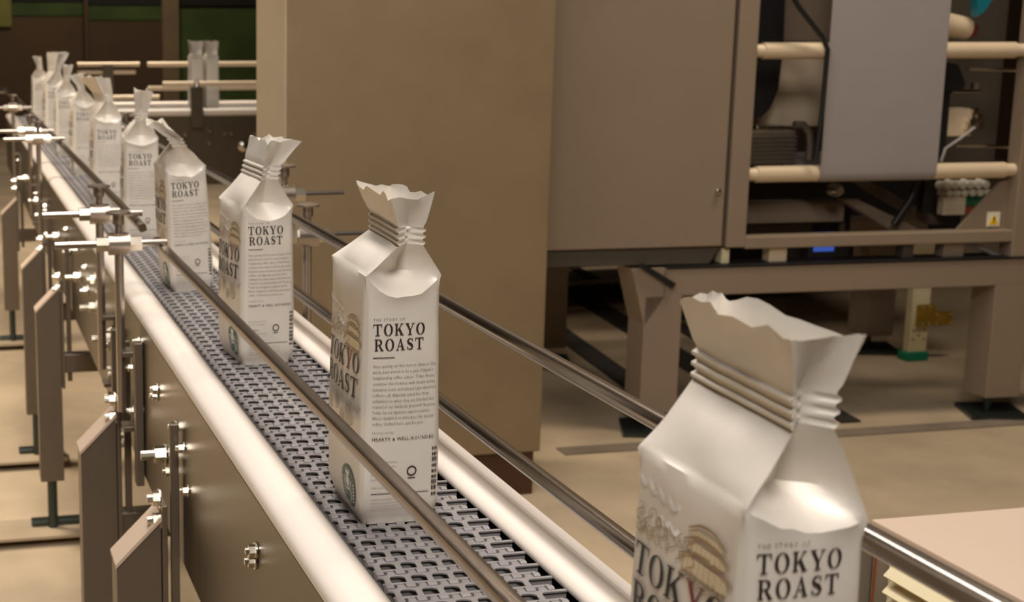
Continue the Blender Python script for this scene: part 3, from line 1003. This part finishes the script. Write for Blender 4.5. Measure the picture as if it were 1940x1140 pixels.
TALL = var(zs=0.235, zn=0.255, zc=0.268, zt=0.312, wn=0.022, wnf=0.020, wt=0.029, wtf=0.027, fold=0.010, sagf=0.003)
coffee_bag((0.806, 6.80, 0.683), TALL, 21, 'left of two upright coffee bags on the crosswise conveyor at the back', 0, prints=False)
coffee_bag((0.878, 6.80, 0.683), TALL, 22, 'right of two upright coffee bags on the crosswise conveyor at the back', 0, prints=False)

# curved end rail at the line's turn, white lump standing in for a bag
tr = empty('turn_guide', (-0.12, 6.15, 0), 'bent steel guide rail on a post at the far left turn of the line', 'guide rail')
arc = [(-0.25 + 0.28 * math.sin(a), 0.0 + 0.10 * math.cos(a), 0.80 + 0.0 * a) for a in [R(-50 + 10 * k) for k in range(15)]]
MB().tube(arc, 0.010, 10).obj('guide_rod', M_CHROME, tr, 40)
arc = [(-0.22 + 0.24 * math.sin(a), 0.02 + 0.10 * math.cos(a), 0.835 - 0.03 * math.sin(a)) for a in [R(-20 + 10 * k) for k in range(13)]]
MB().tube(arc, 0.008, 10).obj('guide_rod', M_CHROME, tr, 40)
MB().tube([(-0.12, 0.05, 0.0), (-0.12, 0.05, 0.82)], 0.013, 10).obj('rail_post', M_CLAMP, tr, 40)
MB().bbox(-0.16, -0.08, 0.01, 0.09, 0, 0.01, 0.002).obj('foot_plate', M_STEEL, tr)
bm = bmesh.new()
bmesh.ops.create_uvsphere(bm, u_segments=20, v_segments=12, radius=1)
for v in bm.verts:
    v.co = Vector((-0.10 + v.co.x * 0.045, 0.02 + v.co.y * 0.045, 0.715 + v.co.z * 0.062 + 0.004 * noise.noise(v.co * 3)))
me = bpy.data.meshes.new('white_bag_lump'); bm.to_mesh(me); bm.free(); me.materials.append(M_WHITE)
for p in me.polygons: p.use_smooth = True
link('white_bag_lump', me, tr)

# ------------------------------------------------------------------ packaging machine
mc = empty('packaging_machine', (2.471, 3.391, 0), 'large brown grey packaging machine with two cream rollers and a hanging film web', 'machine', rz=math.atan2(-0.0451, 0.99898))
# cabinet with closed door panel
MB().bbox(-1.60, -0.838, 0.012, 0.95, 0.50, 2.2, 0.004).obj('cabinet_body', M_PAINTDK, mc)
dp = MB().bbox(-1.60, -0.838, 0.0, 0.012, 0.502, 2.2, 0.003).obj('door_panel', M_PAINT, mc)
MB().bbox(-0.866, -0.852, -0.010, 0.0, 0.640, 0.654, 0.003).obj('door_lock', M_BOLT, dp)
MB().prism([(-1.60, 0.460), (-0.866, 0.455), (-0.840, 0.498), (-1.60, 0.498)], 'y', 0.010, 0.95).obj('cabinet_sill', M_PAINTDK, mc)
# open frame
MB().bbox(-0.826, -0.771, 0.0, 0.055, 0.497, 2.2, 0.003).obj('frame_upright', M_PAINT, mc)
MB().bbox(0.010, 0.070, 0.0, 0.055, 0.440, 2.2, 0.003).obj('frame_upright', M_PAINT, mc)
MB().bbox(-0.771, 0.070, 0.003, 0.055, 0.492, 0.524, 0.003).obj('frame_rail', M_PAINT, mc)
MB().bbox(-0.826, 0.30, 0.93, 0.95, 0.62, 2.15, 0.003).obj('back_panel', M_PAINTDK, mc)
MB().bbox(-0.826, -0.790, 0.06, 0.93, 0.52, 2.15, 0.002).obj('inner_wall', M_PAINTDK, mc)
# rollers
for (z, u0, u1, r) in ((1.006, -0.772, 0.010, 0.0215), (0.686, -0.771, 0.012, 0.0215)):
    ro = MB().tube([(u0 + 0.03, 0.028, z), (u0 + 0.032, 0.028, z), (u1 - 0.03, 0.028, z)], r, 22).obj('roller', M_ROLLER, mc, 40)
    MB().tube([(u0, 0.028, z), (u0 + 0.032, 0.028, z)], r * 0.8, 16).obj('roller_cap', M_PLATE, ro, 40)
    MB().tube([(u1 - 0.032, 0.028, z), (u1, 0.028, z)], r * 0.8, 16).obj('roller_cap', M_PLATE, ro, 40)
# film web running down in front of the upper roller and under the lower one
fl = MB()
prof = [(0.004, 2.10), (0.003, 1.60), (0.0045, 1.03), (0.004, 0.98), (0.0042, 0.72), (0.0052, 0.690)]
prof += [(0.028 - 0.0227 * math.cos(R(a)), 0.686 - 0.0227 * math.sin(R(a))) for a in (15, 35, 60, 90, 120, 150)]
prof += [(0.12, 0.690), (0.5, 0.700)]
nu = 10
v = []; f = []
for i, (vy, z) in enumerate(prof):
    for k in range(nu + 1):
        t = k / nu
        v.append((-0.570 + 0.337 * t, vy - (0.0012 * math.sin(t * 5) if 0.72 < z < 2 and vy < .03 else 0), z))
for i in range(len(prof) - 1):
    for k in range(nu):
        a = i * (nu + 1) + k
        f.append((a, a + 1, a + nu + 2, a + nu + 1))
MB().add(v, f).obj('film_web', M_FILM, mc, 60)
# base beam, legs, feet
MB().bbox(-0.996, 0.30, 0.0, 0.10, 0.372, 0.446, 0.003).obj('base_beam', M_PAINT, mc)
MB().bbox(-0.996, 0.30, 0.80, 0.90, 0.372, 0.446, 0.003).obj('base_beam', M_PAINT, mc)
for (u0, v0) in ((-0.028, 0.0), (-1.045, 0.0), (-1.045, 0.80), (0.10, 0.80)):
    lg = MB().bbox(u0, u0 + 0.105, v0 + 0.0, v0 + 0.10, 0.055, 0.374, 0.002).obj('leg', M_PAINT, mc)
    MB().tube([(u0 + 0.045, v0 + 0.05, 0.01), (u0 + 0.045, v0 + 0.05, 0.06)], 0.012, 12).obj('levelling_stud', M_STUD, lg, 40)
    MB().prism([(u0 - 0.05, v0 - 0.02), (u0 + 0.10, v0 - 0.06), (u0 + 0.15, v0 + 0.10), (u0, v0 + 0.13)], 'z', 0.0, 0.012).obj('foot_plate', M_STUD, lg)
MB().prism([(-1.085, 0.448), (-0.99, 0.448), (-0.99, 0.372), (-1.040, 0.30), (-1.045, 0.30)], 'y', 0.0, 0.10).obj('corner_bracket', M_PAINT, mc)
MB().prism([(-1.075, 0.460), (-1.055, 0.462), (-0.965, 0.408), (-0.975, 0.396)], 'y', -0.012, 0.0).obj('black_strip', M_BLACK, mc)
MB().bbox(-0.99, 0.28, -0.004, 0.08, 0.446, 0.452, 0.001).obj('black_strip', M_BLACK, mc)
# spacers between beam and frame
for (u0, w, m) in ((-0.826, 0.022, M_CREAM), (-0.69, 0.05, M_PLATE), (-0.18, 0.06, M_PAINT), (-0.30, 0.03, M_PAINTDK)):
    MB().bbox(u0, u0 + w, 0.02, 0.06, 0.452, 0.492, 0.002).obj('spacer', m, mc)
sc_ = MB().bbox(-0.412, -0.322, 0.30, 0.34, 0.40, 0.520, 0.003).obj('touch_screen', M_BLACK, mc)
MB().box(-0.400, -0.336, 0.2985, 0.30, 0.430, 0.486).obj('screen_glass', M_BLUE, sc_)
MB().bbox(-0.46, -0.26, 0.345, 0.38, 0.34, 0.56, 0.003).obj('control_box', M_BLACK, mc)
# inside, left of the film
MB().prism([(-0.672, 1.30), (-0.598, 1.30), (-0.590, 1.02), (-0.596, 0.90), (-0.616, 0.850), (-0.640, 0.822), (-0.672, 0.82), (-0.680, 0.98)], 'y', 0.20, 0.25).obj('black_guard', M_BLACK, mc)
MB().bbox(-0.640, -0.398, 0.30, 0.33, 0.790, 1.024, 0.004).obj('beige_backplate', M_PLATE, mc)
MB().bbox(-0.585, -0.330, 0.34, 0.36, 1.026, 1.40, 0.004).obj('brown_backplate', M_PAINT, mc)
mo = MB().bbox(-0.700, -0.562, 0.15, 0.27, 0.698, 0.790, 0.004).obj('motor', M_STEEL, mc)
for k in range(7):
    MB().bbox(-0.703, -0.559, 0.147, 0.273, 0.702 + k * 0.0115, 0.707 + k * 0.0115, 0.001).obj('cooling_rib', M_PAINTDK, mo)
MB().bbox(-0.675, -0.590, 0.16, 0.26, 0.790, 0.804, 0.003).obj('motor_cap', M_BOLT, mo)
MB().tube([(-0.571, 0.15, 0.806), (-0.545, 0.15, 0.805), (-0.526, 0.15, 0.785), (-0.519, 0.15, 0.75), (-0.520, 0.15, 0.71)], 0.011, 12).obj('hose', M_STEEL, mc, 50)
MB().tube([(-0.71, -0.012, 1.17), (-0.675, -0.012, 1.12), (-0.600, -0.012, 1.040), (-0.584, -0.012, 1.01), (-0.587, -0.012, 0.85), (-0.596, -0.012, 0.72)], 0.0065, 10).obj('bent_rod', M_BLACK, mc, 50)
# inside, right of the film
MB().bbox(-0.235, 0.30, 0.50, 0.52, 0.62, 1.5, 0.003).obj('dark_backplate', M_PAINTDK, mc)
MB().tube([(-0.099, 0.10, 0.955), (0.066, 0.10, 0.950)], 0.0045, 10).obj('tie_rod', M_BOLT, mc, 40)
MB().tube([(-0.118, 0.10, 0.748), (0.066, 0.10, 0.741)], 0.0045, 10).obj('tie_rod', M_BOLT, mc, 40)
MB().bbox(-0.205, -0.180, 0.05, 0.09, 0.72, 0.94, 0.003).obj('sensor_bar', M_BLACK, mc)
MB().prism([(-0.205, 0.975), (-0.172, 0.968), (-0.145, 0.915), (-0.155, 0.898), (-0.205, 0.900)], 'y', 0.04, 0.08).obj('sensor_head', M_BLACK, mc)
MB().bbox(-0.175, -0.090, 0.05, 0.075, 0.893, 0.902, 0.001).obj('sensor_arm', M_BOLT, mc)
MB().tube([(-0.105, 0.06, 0.902), (-0.105, 0.06, 0.918)], 0.010, 8).obj('bolt', M_BOLT, mc, 40)
vb = MB().bbox(-0.165, -0.095, 0.07, 0.12, 0.775, 0.850, 0.003).obj('valve_block', M_PLATE, mc)
for (du, dz) in ((0, 0), (0.022, 0.014), (0.008, 0.030), (0.028, -0.010), (-0.006, -0.02)):
    MB().tube([(-0.105 + du, 0.055, 0.815 + dz), (-0.105 + du, 0.07, 0.815 + dz)], 0.0085, 10).obj('fitting', M_BOLT, vb, 40)
MB().tube([(-0.100, 0.05, 0.80), (-0.145, 0.045, 0.770), (-0.185, 0.045, 0.745), (-0.195, 0.045, 0.71)], 0.004, 8).obj('air_tube', M_FILM, mc, 50)
rb = MB().tube([(-0.200, 0.10, 1.075), (-0.115, 0.10, 1.062)], [0.034, 0.030], 18).obj('reel_hub', M_ROLLER, mc, 50)
MB().tube([(-0.115, 0.10, 1.062), (-0.093, 0.10, 1.055)], [0.026, 0.018], 14).obj('reel_cap', M_RED, rb, 50)
MB().prism([(-0.137, 1.22), (-0.080, 1.22), (-0.090, 1.137), (-0.108, 1.109), (-0.128, 1.094), (-0.134, 1.137)], 'y', 0.04, 0.07).obj('teal_lever', M_TEAL, mc)
# below the lower roller
MB().bbox(-0.790, -0.372, 0.20, 0.28, 0.530, 0.586, 0.003).obj('inner_beam', M_PAINT, mc)
MB().bbox(-0.771, -0.305, 0.30, 0.34, 0.470, 0.514, 0.003).obj('inner_beam', M_PAINTDK, mc)
MB().prism([(-0.405, 0.596), (-0.362, 0.598), (-0.130, 0.494), (-0.225, 0.494)], 'y', 0.16, 0.20).obj('diagonal_beam', M_PAINT, mc)
MB().prism([(-0.339, 0.640), (-0.290, 0.640), (-0.030, 0.513), (-0.100, 0.513)], 'y', 0.22, 0.25).obj('diagonal_beam', M_STEEL, mc)
MB().tube([(-0.474, 0.10, 0.634), (-0.474, 0.075, 0.634), (-0.474, 0.06, 0.634)], [0.018, 0.018, 0.010], 14).obj('pivot_bolt', M_BOLT, mc, 40)
MB().tube([(-0.27, 0.12, 0.53), (-0.225, 0.12, 0.60), (-0.205, 0.12, 0.66)], 0.010, 10).obj('black_link', M_BLACK, mc, 40)
MB().bbox(-0.185, -0.160, 0.12, 0.15, 0.56, 0.665, 0.002).obj('black_link', M_BLACK, mc)
for k in range(6):
    MB().tube([(-0.088 + k * 0.024, 0.20, 0.628 + 0.004 * (k % 2)), (-0.088 + k * 0.024, 0.16, 0.630)], [0.013, 0.011], 10).obj('white_knob', M_SIGNW, mc, 50)
    MB().tube([(-0.080 + k * 0.024, 0.20, 0.606), (-0.080 + k * 0.024, 0.16, 0.608)], [0.012, 0.010], 10).obj('white_knob', M_SIGNW, mc, 50)
MB().bbox(-0.102, -0.034, 0.15, 0.18, 0.548, 0.597, 0.002).obj('terminal_box', M_PLATE, mc)
MB().bbox(-0.028, 0.050, 0.17, 0.18, 0.572, 0.598, 0.001).obj('circuit_board', M_PCB, mc)
MB().bbox(-0.032, 0.004, 0.165, 0.18, 0.548, 0.566, 0.001).obj('orange_connector', M_ORANGE, mc)
MB().prism([(-0.130, 0.5245), (0.010, 0.5245), (0.010, 0.655), (-0.010, 0.655)], 'y', 0.040, 0.052).obj('side_gusset', M_PAINT, mc)
sg = MB().bbox(-0.046, -0.008, 0.0365, 0.0400, 0.530, 0.570, 0.0008).obj('warning_sign', M_SIGNW, mc)
MB().prism([(-0.042, 0.536), (-0.012, 0.536), (-0.027, 0.564)], 'y', 0.0350, 0.0364).obj('sign_triangle', M_SIGN, sg)
MB().prism([(-0.0285, 0.545), (-0.0255, 0.545), (-0.0245, 0.557), (-0.0295, 0.557)], 'y', 0.0342, 0.0349).obj('sign_mark', M_BLACK, sg)
MB().prism([(-0.0285, 0.5395), (-0.0255, 0.5395), (-0.0255, 0.5425), (-0.0285, 0.5425)], 'y', 0.0342, 0.0349).obj('sign_mark', M_BLACK, sg)
# cables and pipes under the machine
MB().tube([(-0.10, 0.04, 0.49), (-0.02, 0.04, 0.455), (0.03, 0.04, 0.44)], 0.006, 8).obj('air_tube', M_FILM, mc, 40)

# second machine standing behind it
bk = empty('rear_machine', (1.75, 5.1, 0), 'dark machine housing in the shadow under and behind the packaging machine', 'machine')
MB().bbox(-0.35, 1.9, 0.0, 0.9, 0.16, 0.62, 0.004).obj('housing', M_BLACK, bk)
MB().bbox(-0.47, -0.40, -0.25, -0.18, 0, 0.60, 0.003).obj('support_post', M_PAINT, bk)
MB().bbox(-0.39, -0.22, -0.22, -0.10, 0.20, 0.60, 0.003).obj('support_post', M_PAINTDK, bk)
for (u, z, w) in ((-0.52, 0.36, 0.10), (-0.16, 0.30, 0.26), (0.02, 0.11, 0.40), (0.35, 0.33, 0.3)):
    MB().tube([(u, -0.08, z), (u + w, -0.08, z + 0.01)], 0.010, 8).obj('pipe', M_STEEL, bk, 40)
MB().tube([(-0.40, -0.2, 0.20), (-0.30, -0.2, 0.195)], 0.028, 12).obj('caster', M_STEEL, bk, 40)
for x in (-0.3, 1.8):
    MB().bbox(x, x + 0.08, 0.1, 0.18, 0, 0.16, 0.003).obj('leg', M_BLACK, bk)
for (u0, u1, v0, v1) in ((0.45, 0.62, -0.35, -0.2),):
    lg = MB().bbox(u0, u1, v0, v1, 0.10, 0.45, 0.003).obj('leg', M_PAINT, bk)
    MB().tube([(u0 + 0.085, v0 + 0.07, 0.0), (u0 + 0.085, v0 + 0.07, 0.10)], 0.012, 10).obj('levelling_stud', M_STUD, lg, 40)

# pale post with green foot and brass bracket
gp = empty('green_footed_post', (2.708, 4.06, 0), 'pale upright post with a green foot and brass bracket beside the machine leg', 'post')
MB().bbox(-0.030, 0.034, -0.012, 0.02, 0.028, 0.42, 0.002).obj('post_body', M_CREAM, gp)
MB().bbox(-0.042, 0.038, -0.022, 0.03, 0.0, 0.028, 0.004).obj('foot', M_GREENFOOT, gp)
br = MB().prism([(-0.014, 0.115), (0.044, 0.115), (0.060, 0.115), (0.115, 0.115), (0.115, 0.160), (0.06, 0.160), (0.044, 0.185), (-0.014, 0.185)], 'y', -0.020, -0.012).obj('bracket', M_BRASS, gp)
for (x, z) in ((0.002, 0.178), (0.028, 0.178), (0.002, 0.123), (0.028, 0.123), (0.056, 0.152), (0.105, 0.152), (0.056, 0.123), (0.105, 0.123)):
    MB().tube([(x, -0.020, z), (x, -0.023, z)], 0.0035, 8).obj('rivet', M_BOLT, br, 40)
for (x, z) in ((-0.018, 0.10), (0.022, 0.10), (0.002, 0.085), (-0.018, 0.07), (0.022, 0.07)):
    MB().tube([(x, -0.012, z), (x, -0.0135, z)], 0.003, 8).obj('screw', M_STEEL, gp, 40)

# ------------------------------------------------------------------ low cabinet at lower right
cb = empty('louvred_cabinet', (1.30, 1.0, 0), 'low cabinet with a pale top and cream louvres behind the guide rods at lower right', 'cabinet')
MB().bbox(-0.585, 0.6, -0.75, 0.446, 0.03, 0.488, 0.003).obj('cabinet_body', M_CABSIDE, cb)
MB().bbox(-0.588, 0.6, -0.75, 0.449, 0.488, 0.500, 0.002).obj('cabinet_top', M_CABTOP, cb)
MB().box(-0.5865, -0.585, 0.4375, 0.4393, 0.03, 0.487).obj('orange_seam', M_ORANGE, cb)
MB().bbox(-0.60, 0.5, 0.452, 0.50, 0.03, 0.47, 0.003).obj('rear_panel', M_CABSIDE, cb)
fr = MB().bbox(-0.594, -0.585, -0.30, 0.402, 0.12, 0.478, 0.001).obj('vent_frame', M_CREAM, cb)
for k in range(14):
    z = 0.462 - k * 0.020
    MB().prism([(-0.594, z), (-0.606, z - 0.011), (-0.6065, z - 0.0095), (-0.594, z + 0.0035)], 'y', -0.28, 0.394).obj('louvre', M_CREAM, fr)
for (x, y) in ((-0.56, -0.7), (0.57, -0.7), (-0.56, 0.42), (0.57, 0.42)):
    MB().tube([(x, y, 0), (x, y, 0.03)], 0.02, 12).obj('foot', M_BLACK, cb, 40)
